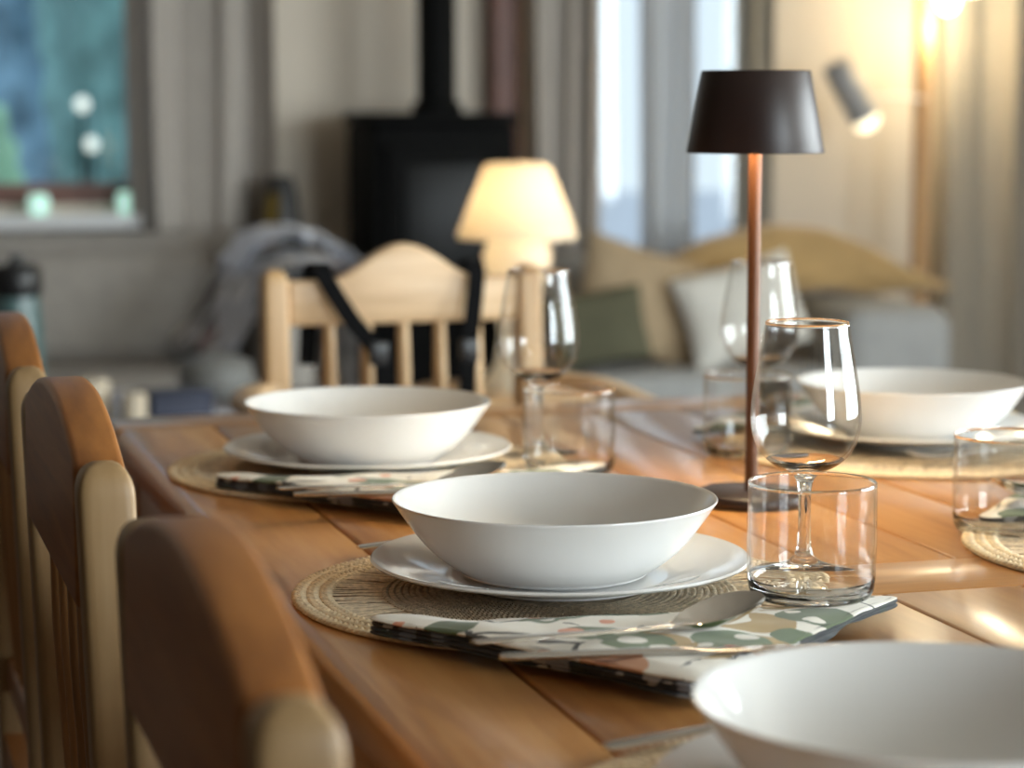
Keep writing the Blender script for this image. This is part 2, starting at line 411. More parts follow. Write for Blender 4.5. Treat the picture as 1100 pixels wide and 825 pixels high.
# ------------------------------------------------------------------ outside the left window
struct('ground', MB().box((-30, YF + .5, -.6), (30, 40, -.5)), M_terrace, smooth=False)
def shrub(label, loc, r, h, m, seed):
    t = thing('garden_shrub', label, 'shrub', loc)
    bm = bmesh.new(); bmesh.ops.create_icosphere(bm, subdivisions=5, radius=1)
    for v in bm.verts:
        n = v.co.normalized()
        d = 1 + .28 * noise.noise(n * 2.3 + Vector((seed, 0, 0))) + .16 * noise.noise(n * 7 + Vector((0, seed, 0))) + .08 * noise.noise(n * 19)
        v.co = Vector((n.x * r * d, n.y * r * d, h * .55 + n.z * h * .47 * d))
    for f in bm.faces: f.smooth = True
    me = bpy.data.meshes.new('foliage'); bm.to_mesh(me); bm.free(); me.materials.append(m)
    o = bpy.data.objects.new('foliage', me); COL.objects.link(o); o.parent = t
    MB().tube([(0, 0, 0), (.03, 0, h * .3), (0, .02, h * .5)], [.07, .05, .03]).build('stem', M_frame_br, t)
    return t
shrub('tall teal-green shrub at the right of the left window view', (1.72, 12.5, -.5), .56, 3.6, M_leaf, 1.3)
shrub('pale blue bush standing in for a sky patch at the left of the window view', (1.2, 15.0, -.5), .95, 4.3, M_leaf2, 4.1)  # added in sky colour to replace the brighter sky there
shrub('light green low bush behind the bottom left of the window', (.62, 10.5, -.5), .35, 1.45, M_leaf3, 7.7)
for lab, x, z, y in (('upper of two white glowing globes standing in for lamp reflections in the left window', 1.13, 1.08, 10.6), ('lower of two white glowing globes standing in for lamp reflections in the left window', 1.20, .90, 10.9)):
    t = thing('reflection_globe', lab, 'lamp reflection', (x, y, -.5))
    MB().lathe([(.0001, z + .5 - .032), (.02, z + .5 - .026), (.032, z + .5), (.02, z + .5 + .026), (.0001, z + .5 + .032)], 20).build('globe', M_globe, t)  # globes added outside to imitate lamp reflections in the window pane
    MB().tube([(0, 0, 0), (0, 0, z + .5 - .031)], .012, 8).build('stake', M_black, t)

# ------------------------------------------------------------------ curtains
def curtain(label, x0, x1, y, z0, z1, m, waves, amp, seed, name='curtain', group=None):
    b = MB(); n = int((x1 - x0) / .008); rows = 26; th = .004
    def P(i, j, s):
        u = i / n; w = j / rows
        ph = 2 * pi * waves * (u + .06 * sin(5 * u + seed)) + seed
        a = amp * (0.75 + .35 * sin(3.1 * u * waves + seed))
        x = lerp(x0, x1, u) + .012 * sin(ph * 2 + 1) + .006 * sin(7 * w + 5 * u)
        yy = y + a * sin(ph) * (.85 + .15 * cos(3 * w + 4 * u)) + s * th
        return (x, yy, lerp(z0, z1, w))
    for s in (0, 1):
        vs = [P(i, j, s) for j in range(rows + 1) for i in range(n + 1)]
        fs = [(j * (n + 1) + i, j * (n + 1) + i + 1, (j + 1) * (n + 1) + i + 1, (j + 1) * (n + 1) + i) for j in range(rows) for i in range(n)]
        b.add(vs, fs)
    o = b.build(name, m); return tag(o, label, 'curtain', group)
curtain('taupe linen curtain hanging beside the left garden window', .85, 1.24, YF - .17, .06, 2.5, M_curtain, 2.6, .06, .6)
curtain('taupe curtain hanging between the stove and the tall window', 2.02, 2.225, YF - .17, .03, 2.5, M_curtain, 2.6, .04, 2.0)
curtain('white sheer curtain drawn across part of the tall window', 2.41, 2.555, YF - .085, .03, 2.5, M_sheer, 2.5, .02, 1.0, name='sheer_curtain')
curtain('olive-grey curtain behind the brown table lamp shade', 2.665, 2.80, YF - .15, .03, 2.5, M_curtain2, 2.2, .045, 4.0)
curtain('grey-beige curtain at the far right beside the floor lamp', 3.37, 4.2, YF - .13, .03, 2.5, M_curtain2, 5.2, .05, 3.0)

# ------------------------------------------------------------------ soft shapes
def cushion_mesh(b, w, h, t, n=22, p=2.6, crease=0.0, seed=0.0):
    """pillow standing in the XZ plane: width w, height h, thickness t (y)"""
    for s in (-1, 1):
        vs = []; fs = []
        for j in range(n + 1):
            for i in range(n + 1):
                u = i / n * 2 - 1; v = j / n * 2 - 1
                pin = 1 - .07 * (u * u * (1 - v * v) * 0 + (v * v) * (1 - abs(u)) + (u * u) * (1 - abs(v)))
                th = max(0, (1 - abs(u) ** p)) ** .5 * max(0, (1 - abs(v) ** p)) ** .5
                k = 1 + .12 * noise.noise(Vector((u * 1.7 + seed, v * 1.7, s)))
                vs.append((u * w / 2 * (1 - .05 * (1 - abs(v))), s * t / 2 * th * k, h / 2 + v * h / 2 * (1 - .05 * (1 - abs(u)))))
        for j in range(n):
            for i in range(n):
                a = j * (n + 1) + i; fs.append((a, a + 1, a + n + 2, a + n + 1))
        b.add(vs, fs)
    return b
def cushion(label, w, h, t, loc, rot, m, seed=0., name='cushion'):
    o = cushion_mesh(MB(), w, h, t, seed=seed).build(name, m, weld=True)
    o.location = loc; o.rotation_euler = rot
    return tag(o, label, 'cushion')
def rbox(lo, hi, r, name, m, parent, segs=4):
    return MB().box(lo, hi).build(name, m, parent, bevel=r, segs=segs)

# left sofa under the garden window
t = thing('sofa', 'taupe fabric sofa under the left garden window', 'sofa', (.1, 6.28, 0), radians(-1.5))
rbox((-1.15, -.38, .07), (1.08, .36, .26), .03, 'base', M_sofa, t)
for i, x in enumerate((-1.0, .0)):
    rbox((x, -.41, .255), (x + .98, .20, .405), .05, 'seat_cushion', M_sofa, t)
for x in (-1.0, .0):
    o = rbox((x + .01, .09, .39), (x + .97, .27, .70), .08, 'back_cushion', M_sofa, t)
rbox((-1.15, .22, .24), (1.08, .38, .735), .06, 'backrest', M_sofa, t)
for x in (-1.17, .97): rbox((x, -.40, .08), (x + .14, .36, .60), .05, 'armrest', M_sofa, t)
for x in (-1.05, .98):
    for y in (-.32, .28): MB().lathe([(.02, 0), (.028, .075)], 12, (x, y, 0)).build('leg', M_black, t)
# throw over its right arm
def throw():
    b = MB(); n, m_ = 46, 34
    path = [(-.16, .445), (-.11, .50), (-.05, .60), (.0, .665), (.08, .68), (.16, .675), (.205, .63), (.22, .50), (.225, .36)]
    pp = catmull([(x, 0, z) for x, z in path], 6); L_ = len(pp)
    for s in (0, 1):
        vs = []; fs = []
        for i in range(L_):
            for j in range(m_ + 1):
                v = j / m_
                f = noise.noise(Vector((i * .10, v * 5, 3))) * .018 + .012 * sin(v * 17 + i * .15)
                vs.append((pp[i].x + f * .6 + (-.10 * (1 - i / L_)) * (v - .5), -.34 + v * .52 + .02 * sin(i * .3), pp[i].z + f * .7 + s * .012))
        for i in range(L_ - 1):
            for j in range(m_):
                a = i * (m_ + 1) + j; fs.append((a, a + 1, a + m_ + 2, a + m_ + 1))
        b.add(vs, fs)
    o = b.build('throw_blanket', M_throw); o.location = (1.09, 6.24, 0)
    return tag(o, 'grey, white and brown patterned throw heaped over the left sofa arm', 'blanket')
throw()
def shawl():
    b = MB(); pts = [(.0, .66), (.06, .73), (.14, .755), (.22, .74), (.30, .70), (.36, .655)]
    pp = catmull([(x, 0, z) for x, z in pts], 7); m_ = 14
    for s in (0, 1):
        vs = [(p.x + .01 * noise.noise(Vector((i * .2, j * .3, 0))), j / m_ * .30 - .15, p.z + s * .014 - .05 * (j / m_ - .5) ** 2 + .012 * noise.noise(Vector((i * .3, j * .4, 5)))) for i, p in enumerate(pp) for j in range(m_ + 1)]
        fs = [(i * (m_ + 1) + j, i * (m_ + 1) + j + 1, (i + 1) * (m_ + 1) + j + 1, (i + 1) * (m_ + 1) + j) for i in range(len(pp) - 1) for j in range(m_)]
        b.add(vs, fs)
    o = b.build('wool_shawl', M_bluewhite); o.location = (1.03, 6.22, .0)
    return tag(o, 'pale blue-grey wool shawl folded on top of the patterned throw', 'blanket')
shawl()

# coffee table with things
t = thing('coffee_table', 'low grey-brown coffee table in front of the left sofa', 'coffee table', (.72, 5.08, 0))
MB().box((-.50, -.36, .395), (.50, .36, .43)).build('tabletop', M_ctable, t, bevel=.006)
for x in (-.44, .44):
    for y in (-.30, .30): MB().lathe([(.018, 0), (.026, .394)], 12, (x, y, 0)).build('leg', M_ctable, t)
MB().box((-.44, -.27, .14), (.44, .27, .16)).build('lower_shelf', M_ctable, t, bevel=.003)
t = thing('storage_jar', 'tall teal jar with a black lid at the left edge', 'jar', (.388, 4.98, .43))
MB().lathe([(.046, 0), (.052, .01), (.055, .08), (.053, .20), (.047, .265)], 32).build('body', M_teal, t)
MB().lathe([(.049, .2655), (.053, .272), (.053, .315), (.045, .33), (.012, .335), (.012, .35), (.0001, .352)], 32).build('lid', M_plastic, t)
for lab, x, y, r, h in (('shorter cream pillar candle with a rounded top on the coffee table', .545, 5.0, .033, .085), ('cream pillar candle standing between the rounded candle and dark book', .605, 4.82, .026, .075)):
    t = thing('pillar_candle', lab, 'candle', (x, y, .43))
    MB().lathe([(r, 0), (r, h * .92), (r * .9, h), (r * .5, h * .985), (.0001, h * .98)], 28).build('wax', M_cream, t)
    MB().tube([(0, 0, h * .975), (.001, 0, h + .008)], .0012, 6).build('wick', M_black, t)
t = thing('magazine', 'white magazine lying under the dark blue box', 'magazine', (.71, 4.92, .43), .3)
MB().box((-.12, -.085, 0), (.12, .085, .011)).build('pages', M_paper, t, bevel=.002)
t = thing('keepsake_box', 'small dark navy box on the white magazine', 'box', (.705, 4.93, .4411), .25)
MB().box((-.07, -.045, 0), (.07, .045, .038)).build('body', M_navy, t, bevel=.004)
MB().box((-.072, -.047, .0385), (.072, .047, .055)).build('lid', M_navy, t, bevel=.005)
t = thing('lidded_pot', 'round grey stoneware pot at the back of the coffee table', 'pot', (.845, 5.26, .43))
MB().lathe([(.055, 0), (.078, .02), (.086, .05), (.082, .068)], 36).build('body', M_stone, t)
MB().lathe([(.084, .069), (.076, .085), (.045, .1), (.0001, .105)], 36).build('lid', M_stone, t)
MB().box((.0, 0, 0), (.13, .09, .02)).build('paper_stack', M_paper, bevel=.002, loc=(.62, 5.25, .43))
tag(bpy.data.objects['paper_stack'], 'small white paper stack left of the grey pot', 'papers')

# dark vase left of the stove
t = thing('floor_vase', 'tall dark vase with a gilded side left of the stove', 'vase', (1.255, 6.62, 0))
MB().lathe([(.06, 0), (.085, .05), (.095, .3), (.085, .55), (.062, .72), (.043, .85), (.030, .885), (.024, .885), (.024, .84)], 32).build('body', M_dark, t)
MB().add([(.0965 * cos(a) * q, .0965 * sin(a) * q, z) for z, q in ((.3, 1.0), (.55, .905), (.72, .67), (.84, .485)) for a in [pi + .35 + i * .18 for i in range(6)]],
         [(j * 6 + i, j * 6 + i + 1, j * 6 + 7 + i, j * 6 + 6 + i) for j in range(3) for i in range(5)]).build('gilded_panel', M_gilt, t)

# wood stove
t = thing('wood_stove', 'black cast-iron wood stove with a flue pipe against far wall', 'stove', (1.672, 6.55, 0))
MB().box((-.205, -.17, .16), (.205, .17, 1.03)).build('body', M_black, t, bevel=.015)
MB().box((-.212, -.19, 1.031), (.212, .19, 1.062)).build('top_plate', M_black, t, bevel=.008)
d = MB().box((-.17, -.195, .52), (.17, -.171, .98)).build('door', M_black, t, bevel=.006)
MB().box((-.12, -.200, .58), (.12, -.1955, .92)).build('glass_panel', M_blackglass, d, bevel=.002)
MB().tube([(.145, -.205, .66), (.145, -.215, .67), (.145, -.215, .80), (.145, -.205, .81)], .008, 8).build('handle', M_grey, d)
MB().box((-.17, -.19, .22), (.17, -.171, .48)).build('ash_drawer', M_black, t, bevel=.006)
MB().lathe([(.072, 1.0655), (.072, 1.09), (.056, 1.10), (.056, 2.55), (.075, 2.56), (.075, 2.595)], 32, (.03, .04, -.003)).build('flue_pipe', M_black, t)
for x in (-.18, .18):
    for y in (-.13, .13): MB().lathe([(.018, 0), (.026, .16)], 12, (x, y, 0)).build('leg', M_black, t)
# small mint ornaments on the window sill, made to glow in place of highlights
for lab, x, h in (('glowing mint glass standing in for a highlight at the right end of the window sill', .85, .06), ('glowing mint glass standing in for a highlight in the middle of the window sill', .60, .055)):
    t = MB().lathe([(.018, 0), (.026, .01), (.03, h * .6), (.026, h), (.023, h), (.026, h * .6), (.02, .012), (.0001, .008)], 24).build('glowing_sill_glass', M_mint, loc=(x, YF - .07, .776))
    tag(t, lab, 'glass ornament')

# right sofa under the tall window
t = thing('sofa', 'grey fabric sofa on the right under the tall window', 'sofa', (2.55, 6.17, 0))
rbox((-.64, -.33, .06), (.38, .30, .235), .03, 'base', M_sofag, t)
rbox((-.64, -.37, .236), (.075, .20, .385), .04, 'seat_cushion', M_sofag, t)
rbox((-.64, .14, .22), (.38, .34, .66), .06, 'backrest', M_sofag, t)
rbox((.07, -.38, .07), (.40, .33, .545), .07, 'armrest', M_sofag, t, 6)
for x in (-.58, .33):
    for y in (-.28, .26): MB().lathe([(.018, 0), (.026, .065)], 12, (x, y, 0)).build('leg', M_black, t)
# big mustard slumped blanket-cushion across the backrest and arm
def big_gold():
    b = MB(); n = 40; m_ = 24
    top = [(-.56, .50), (-.47, .63), (-.30, .725), (-.10, .76), (.06, .745), (.18, .695), (.30, .635), (.40, .59), (.46, .57)]
    for s in (-1, 1):
        vs = []; fs = []
        for i in range(n + 1):
            u = i / n; x = lerp(-.56, .46, u); zt = interp(top, x); zb = lerp(.395, .553, smoothstep(-.17, -.08, x))
            for j in range(m_ + 1):
                v = j / m_
                th = (max(0, 1 - abs(2 * u - 1) ** 3)) ** .5 * (max(0, 1 - abs(2 * v - 1) ** 2.6)) ** .5
                k = 1 + .3 * noise.noise(Vector((u * 5, v * 3, s * 2)))
                vs.append((x, s * .085 * th * k, lerp(zb, zt, v) + .008 * noise.noise(Vector((u * 9, v * 4, 1)))))
        for i in range(n):
            for j in range(m_):
                a = i * (m_ + 1) + j; fs.append((a, a + 1, a + m_ + 2, a + m_ + 1))
        b.add(vs, fs)
    o = b.build('bolster_cushion', M_gold, weld=True); o.location = (2.68, 6.22, -.005)
    return tag(o, 'very large mustard cushion slumped along the right sofa onto its arm', 'cushion')
big_gold()
cushion('tan linen cushion leaning at the left on the grey sofa', .40, .30, .13, (2.10, 6.03, .41), (radians(-12), radians(18), 0), M_tan, 1.0)
cushion('dark olive cushion at the left end of the grey sofa', .28, .20, .10, (1.98, 5.92, .40), (radians(-10), radians(-8), 0), M_olive, 2.0)
cushion('white linen cushion in front of the mustard one', .34, .255, .12, (2.41, 5.91, .415), (radians(-14), radians(-14), 0), M_cushw, 3.0)

# floor lamp
t = thing('floor_lamp', 'oak floor lamp with a lit linen shade and grey reading spot', 'floor lamp', (3.225, 6.61, 0))
MB().lathe([(.085, 0), (.085, .018), (.02, .024)], 40).build('base', M_black, t)
MB().box((-.02, -.02, .02), (.02, .02, 1.72)).build('pole', M_lampwood, t, bevel=.004)
MB().tube([(0, 0, 1.70), (.035, 0, 1.715), (.07, -.02, 1.70)], .008, 8).build('arm', M_grey, t)
sh = MB().lathe([(.095, 1.42), (.08, 1.70), (.077, 1.70), (.092, 1.42)], 40, (.07, -.02, 0), closed=True).build('lamp_shade', M_shade, t)
MB().lathe([(.0001, 1.36), (.02, 1.367), (.032, 1.39), (.03, 1.42), (.015, 1.46), (.012, 1.50)], 20, (.07, -.02, 0)).build('bulb', M_bulb, t)
MB().tube([(0, -.022, 1.10), (-.10, -.05, 1.112), (-.225, -.06, 1.10)], .004, 8).build('reading_arm', M_white, t)
a0, a1 = Vector((-.315, -.06, 1.205)), Vector((-.215, -.06, 1.045))
hd = MB().tube([a0, a0.lerp(a1, .03), a0.lerp(a1, .5), a1], [.036, .043, .045, .045], 20).build('reading_spot', M_grey, t)
dv = (a1 - a0).normalized()
MB().tube([a1 + dv * .0008, a1 + dv * .02, a1 + dv * .034, a1 + dv * .042], [.042, .038, .026, .006], 20).build('lens', M_spotlens, hd)

# ------------------------------------------------------------------ mushroom lamp on a side table behind the armchair
t = thing('side_table', 'small round pale side table behind the armchair', 'side table', (1.213, 4.12, 0))
MB().lathe([(.20, .545), (.205, .555), (.205, .565), (.20, .572)], 48).build('tabletop', M_pale, t)
MB().tube([(0, 0, .03), (0, 0, .545)], .018, 12).build('pillar', M_palez, t)
MB().lathe([(.15, 0), (.15, .015), (.03, .03)], 40).build('foot', M_palez, t)
t = thing('mushroom_lamp', 'lit cream mushroom table lamp behind the pale armchair', 'table lamp', (1.213, 4.12, .5725))
MB().lathe([(.055, 0), (.06, .006), (.058, .02), (.04, .05), (.032, .10), (.036, .135), (.046, .19), (.060, .222), (.063, .246), (.056, .266), (.038, .280), (.024, .286)], 40).build('body', M_opal, t)
MB().lathe([(.108, .276), (.110, .281), (.106, .291), (.064, .398), (.058, .408), (.048, .412), (.0001, .413), (.0001, .410), (.047, .409), (.055, .405), (.061, .397), (.102, .291), (.105, .282)], 48, closed=True).build('lamp_shade', M_opal, t)
MB().lathe([(.012, .287), (.014, .30), (.022, .325), (.024, .345), (.014, .368), (.0001, .375)], 20).build('bulb', emit('warm_lamp_bulb', (1.0, .78, .50), 19.0), t)

# ------------------------------------------------------------------ dining table
TX0, TX1, TY0, TY1, TZ = .295, 1.275, .62, 2.60, .75
TH = .036
tb = thing('dining_table', 'long honey pine plank dining table laid for a meal', 'dining table', ((TX0 + TX1) / 2, (TY0 + TY1) / 2, 0))
ox, oy = tb.location.x, tb.location.y
def board(name, x0, x1, y0, y1, m, bevel=.0028, r=None):
    b = MB().box((x0 - ox, y0 - oy, TZ - TH), (x1 - ox, y1 - oy, TZ))
    return b.build(name, m, tb, bevel=bevel, segs=3)
EB = .10; CB0, CB1 = 1.507, 1.610
# long edge boards with rounded outer edge
for side in (0, 1):
    x0, x1 = (TX0, .3985) if side == 0 else (1.1715, TX1)
    pr = []
    R = .011
    for k in range(7):
        a = pi + k / 6 * pi / 2 * 1; pr.append((x0 + R + R * cos(a), TZ - R - R * sin(a))) if side == 0 else None
    if side == 0:
        prof = [(x0 + .004, TZ - TH), (x0, TZ - TH + .004)] + [(x0 + R - R * cos(k / 6 * pi / 2), TZ - R + R * sin(k / 6 * pi / 2)) for k in range(7)] + [(x1 - .0025, TZ), (x1, TZ - .003), (x1, TZ - TH)]
    else:
        prof = [(x0, TZ - TH), (x0, TZ - .003), (x0 + .0025, TZ)] + [(x1 - R + R * sin(k / 6 * pi / 2), TZ - R + R * cos(k / 6 * pi / 2)) for k in range(7)] + [(x1, TZ - TH + .004), (x1 - .004, TZ - TH)]
    MB().prism([(p[0] - ox, p[1]) for p in prof], TY0 + EB - oy + .0008, TY1 - EB - oy - .0008, 'Y').build('edge_board', M_table, tb)
xs = [.40, .505, .609, .7125, .8205, .926, 1.03, 1.17]
for a, b_ in zip(xs, xs[1:]):
    for y0, y1 in ((TY0 + EB, CB0), (CB1, TY1 - EB)):
        board('plank', a + .0007, b_ - .0007, y0 + .0007, y1 - .0007, M_table)
board('cross_board', .4007, 1.1693, CB0 + .0004, CB1 - .0004, M_table_x, bevel=.0014)
board('end_board', TX0, TX1, TY1 - EB, TY1, M_table_x, bevel=.004)
board('end_board', TX0, TX1, TY0, TY0 + EB, M_table_x, bevel=.004)
zt = TZ - TH - .0008
for x in (TX0 + .02, TX1 - .042): MB().box((x - ox, TY0 + .11 - oy, zt - .10), (x + .022 - ox, TY1 - .11 - oy, zt)).build('apron', M_table, tb, bevel=.002)
for y in (TY0 + .02, TY1 - .042): MB().box((TX0 + .11 - ox, y - oy, zt - .10), (TX1 - .11 - ox, y + .022 - oy, zt)).build('apron', M_table_x, tb, bevel=.002)
for x in (TX0 + .06, TX1 - .06):
    for y in (TY0 + .06, TY1 - .06):
        b = MB(); c = (x - ox, y - oy)
        b.box((c[0] - .042, c[1] - .042, zt - .13), (c[0] + .042, c[1] + .042, zt))
        b.lathe([(.028, 0), (.03, .02), (.024, .06), (.036, .30), (.041, .48), (.03, .535), (.04, .56), (.034, zt - .1305)], 24, (c[0], c[1], 0))
        b.build('leg', M_table, tb)

# ------------------------------------------------------------------ chairs
def crest_outline(W, zb, ze, zp, convex=False):
    top = []
    N_ = 36
    for k in range(N_ + 1):
        u = k / N_; d = abs(u - .5) * 2          # 0 centre .. 1 ends
        arch = .5 + .5 * cos(pi * min(1, d / .66))
        top.append(((u - .5) * W, ze + (zp - ze) * (arch ** .9 if not convex else (1 - d ** 2.1))))
    return [(-W / 2, zb), (W / 2, zb)] + list(reversed(top))
def round_post(b, x, y, z0, z1, sx, sy, lean=0.0, n=10):
    """square-ish post with a domed top; lean = x shift of foot"""
    rows = [(z0, 1)] + [(lerp(z0, z1 - sx * .6, k / 5), 1) for k in range(1, 6)] + [(z1 - sx * .6 * (1 - sin(k / 6 * pi / 2)), max(.03, cos(k / 6 * pi / 2) ** .75)) for k in range(1, 7)]
    vs = []; fs = []; q = 20
    for z, s in rows:
        xx = x + lean * (z1 - z) / (z1 - z0)
        for k in range(q):
            a = 2 * pi * (k + .5) / q; e = .32
            cx = math.copysign(abs(cos(a)) ** e, cos(a)); cy = math.copysign(abs(sin(a)) ** e, sin(a))
            vs.append((xx + cx * sx / 2 * s, y + cy * sy / 2 * (s if s < 1 else 1), z))
    m_ = len(rows)
    for i in range(m_ - 1):
        for k in range(q): fs.append((i * q + k, i * q + (k + 1) % q, (i + 1) * q + (k + 1) % q, (i + 1) * q + k))
    fs += [tuple(reversed(range(q))), tuple((m_ - 1) * q + k for k in range(q))]
    return b.add(vs, fs)
def seat_mesh(b, x0, x1, yw0, yw1, z, th):
    n = 14; vs = []; fs = []
    for s in (0, 1):
        for i in range(n + 1):
            u = i / n
            for j in range(n + 1):
                v = j / n * 2 - 1; hw = lerp(yw0, yw1, u)
                zz = z - th if s == 0 else z - .010 * (1 - v ** 4) * sin(pi * min(1, u * 1.1)) ** 1
                vs.append((lerp(x0, x1, u) - .03 * abs(v) ** 4 * (u > .99), v * hw, zz))
    q = (n + 1); o2 = q * q
    for i in range(n):
        for j in range(n):
            a = i * q + j; fs.append((a, a + 1, a + q + 1, a + q)); fs.append((o2 + a, o2 + a + q, o2 + a + q + 1, o2 + a + 1))
    for i in range(n):
        for (a, b_) in ((i, i + 1), (n * q + i + 1, n * q + i), ((i + 1) * q, i * q), (i * q + n, (i + 1) * q + n)):
            fs.append((a, b_, o2 + b_, o2 + a))
    return b.add(vs, fs)
CH = .20
def dining_chair(label, loc):
    t = thing('dining_chair', label, 'chair', loc)
    # back posts (also the rear legs) - local x=0 plane, y=+-CH, chair faces +x
    for s in (-1, 1):
        b = MB(); round_post(b, 0, s * CH, 0, .873, .036, .034, lean=.03); b.build('back_post', M_post, t)
    MB().prism(crest_outline(2 * CH - .0345, .775, .867, .900, True), -.0165, .0165, 'X').build('crest_rail', M_honey, t, bevel=.005, segs=3)
    MB().box((.005, -CH + .018, .50), (.027, CH - .018, .535)).build('lower_rail', M_honey, t, bevel=.004)
    for k in range(5):
        y = -.128 + k * .064
        MB().tube([(.016, y, .535), (.014, y, .60), (.010, y, .70), (.006, y, .775)], [.009, .012, .014, .011], 12, up=(0, 1, 0)).build('spindle', M_spind, t)
    seat_mesh(MB(), -.0, .41, CH + .005, CH + .03, .455, .032).build('seat', M_honey, t)
    for s in (-1, 1):
        MB().lathe([(.014, 0), (.018, .05), (.024, .25), (.019, .40), (.02, .424)], 16, (.36, s * .185, 0)).build('front_leg', M_post, t)
    for s in (-1, 1): MB().tube([(.02, s * .195, .20), (.355, s * .186, .20)], .010, 10).build('stretcher', M_spind, t)
    MB().tube([(.36, -.18, .26), (.36, .18, .26)], .010, 10).build('stretcher', M_spind, t)
    return t
c3 = dining_chair('honey pine dining chair nearest the camera, its crest rail large at lower left', (.165, 1.06, 0))
c3['group'] = 'pine chairs along the left side of the table'
dup(c3, 'middle honey pine chair on the table\'s left side, facing the sharp bowl', (.165, 1.672, 0))
dup(c3, 'farthest of the three left-hand pine chairs, cut off by the left frame edge', (.165, 2.225, 0))

# pale armchair at the head: local frame faces -y, back at y=0
t = thing('dining_armchair', 'pale pine spindle-back armchair with arched crest at the table head', 'armchair', (.742, 3.06, 0), radians(4))
AW = .176
for s in (-1, 1):
    b = MB(); round_post(b, 0, 0, 0, .878, .034, .036)
    for i, v in enumerate(b.v): b.v[i] = (v[0] + s * AW, v[1] + (.878 - v[2]) * -.04, v[2])
    b.build('back_post', M_palez, t)
MB().prism(crest_outline(2 * AW - .034, .803, .862, .908), -.013, .013, 'Y').build('crest_rail', M_pale, t, bevel=.005, segs=3)
MB().box((-AW + .017, -.028, .50), (AW - .017, -.006, .535)).build('lower_rail', M_pale, t, bevel=.004)
for k in range(5):
    x = -.102 + k * .051
    MB().tube([(x, -.017, .535), (x, -.012, .62), (x, -.006, .72), (x, -.002, .803)], [.007, .009, .0095, .008], 12, up=(1, 0, 0)).build('spindle', M_palez, t)
for s in (-1, 1):
    pts = catmull([(s * AW, -.005, .722), (s * (AW + .03), -.03, .722), (s * (AW + .062), -.10, .719), (s * (AW + .062), -.22, .712), (s * (AW + .055), -.33, .706)], 8)
    MB().tube(pts, [.017 + .009 * smoothstep(0, 1, i / len(pts)) for i in range(len(pts))], 14, flat=.55, power=3).build('arm', M_pale, t)
    MB().tube([(s * (AW + .05), -.30, .45), (s * (AW + .057), -.31, .695)], [.012, .015], 12, up=(1, 0, 0)).build('arm_support', M_palez, t)
b = MB(); seat_mesh(b, 0, .43, AW + .045, AW + .085, .455, .032)
b.v = [(v[1], -v[0] - .0, v[2]) for v in b.v]; b.build('seat', M_pale, t)
for s in (-1, 1):
    MB().lathe([(.014, 0), (.018, .05), (.024, .25), (.019, .40), (.02, .424)], 16, (s * .2, -.37, 0)).build('front_leg', M_palez, t)
    MB().tube([(s * .18, -.03, .2), (s * .198, -.36, .2)], .010, 10).build('stretcher', M_palez, t)
# straps hung over the armchair back
st = thing('shoulder_straps', 'pair of black webbing straps hanging over the armchair crest', 'straps', (.742, 3.06, 0), radians(4))
def strap(xa, xb, xc):
    # over the crest (y from behind +.03 to front) then down the front
    za = .868
    pts = catmull([(xa - (xb - xa) * .1, .026, za - .12), (xa, .026, za - .01), (xa + (xb - xa) * .02, .017, za + .012), (xa + (xb - xa) * .05, -.012, za + .014), (xa + (xb - xa) * .10, -.024, za - .005), (lerp(xa, xb, .55), -.034, .81), (xb, -.045, .765), (xc, -.06, .69), (xc + (xc - xb) * .4, -.075, .50)], 7)
    vs = []; fs = []
    w = .0115
    for i, p in enumerate(pts):
        tg = (pts[min(i + 1, len(pts) - 1)] - pts[max(0, i - 1)]).normalized()
        sd = Vector((1, 0, 0)); sd = (sd - tg * sd.dot(tg)).normalized(); nn = tg.cross(sd).normalized()
        for q, (a, c) in enumerate(((-1, -1), (1, -1), (1, 1), (-1, 1))): vs.append(p + sd * w * a + nn * .0013 * c)
    for i in range(len(pts) - 1):
        for q in range(4): fs.append((i * 4 + q, i * 4 + (q + 1) % 4, i * 4 + 4 + (q + 1) % 4, i * 4 + 4 + q))
    fs += [(0, 1, 2, 3), tuple(len(pts) * 4 - 4 + q for q in (3, 2, 1, 0))]
    s_ = MB().add(vs, fs).build('strap', M_strap, st, smooth=False)
    MB().box((xb - .0125, -.051, .752), (xb + .0125, -.041, .782)).build('buckle', M_plastic, s_, bevel=.002)
strap(-.118, -.048, -.036)
strap(.098, .078, .070)

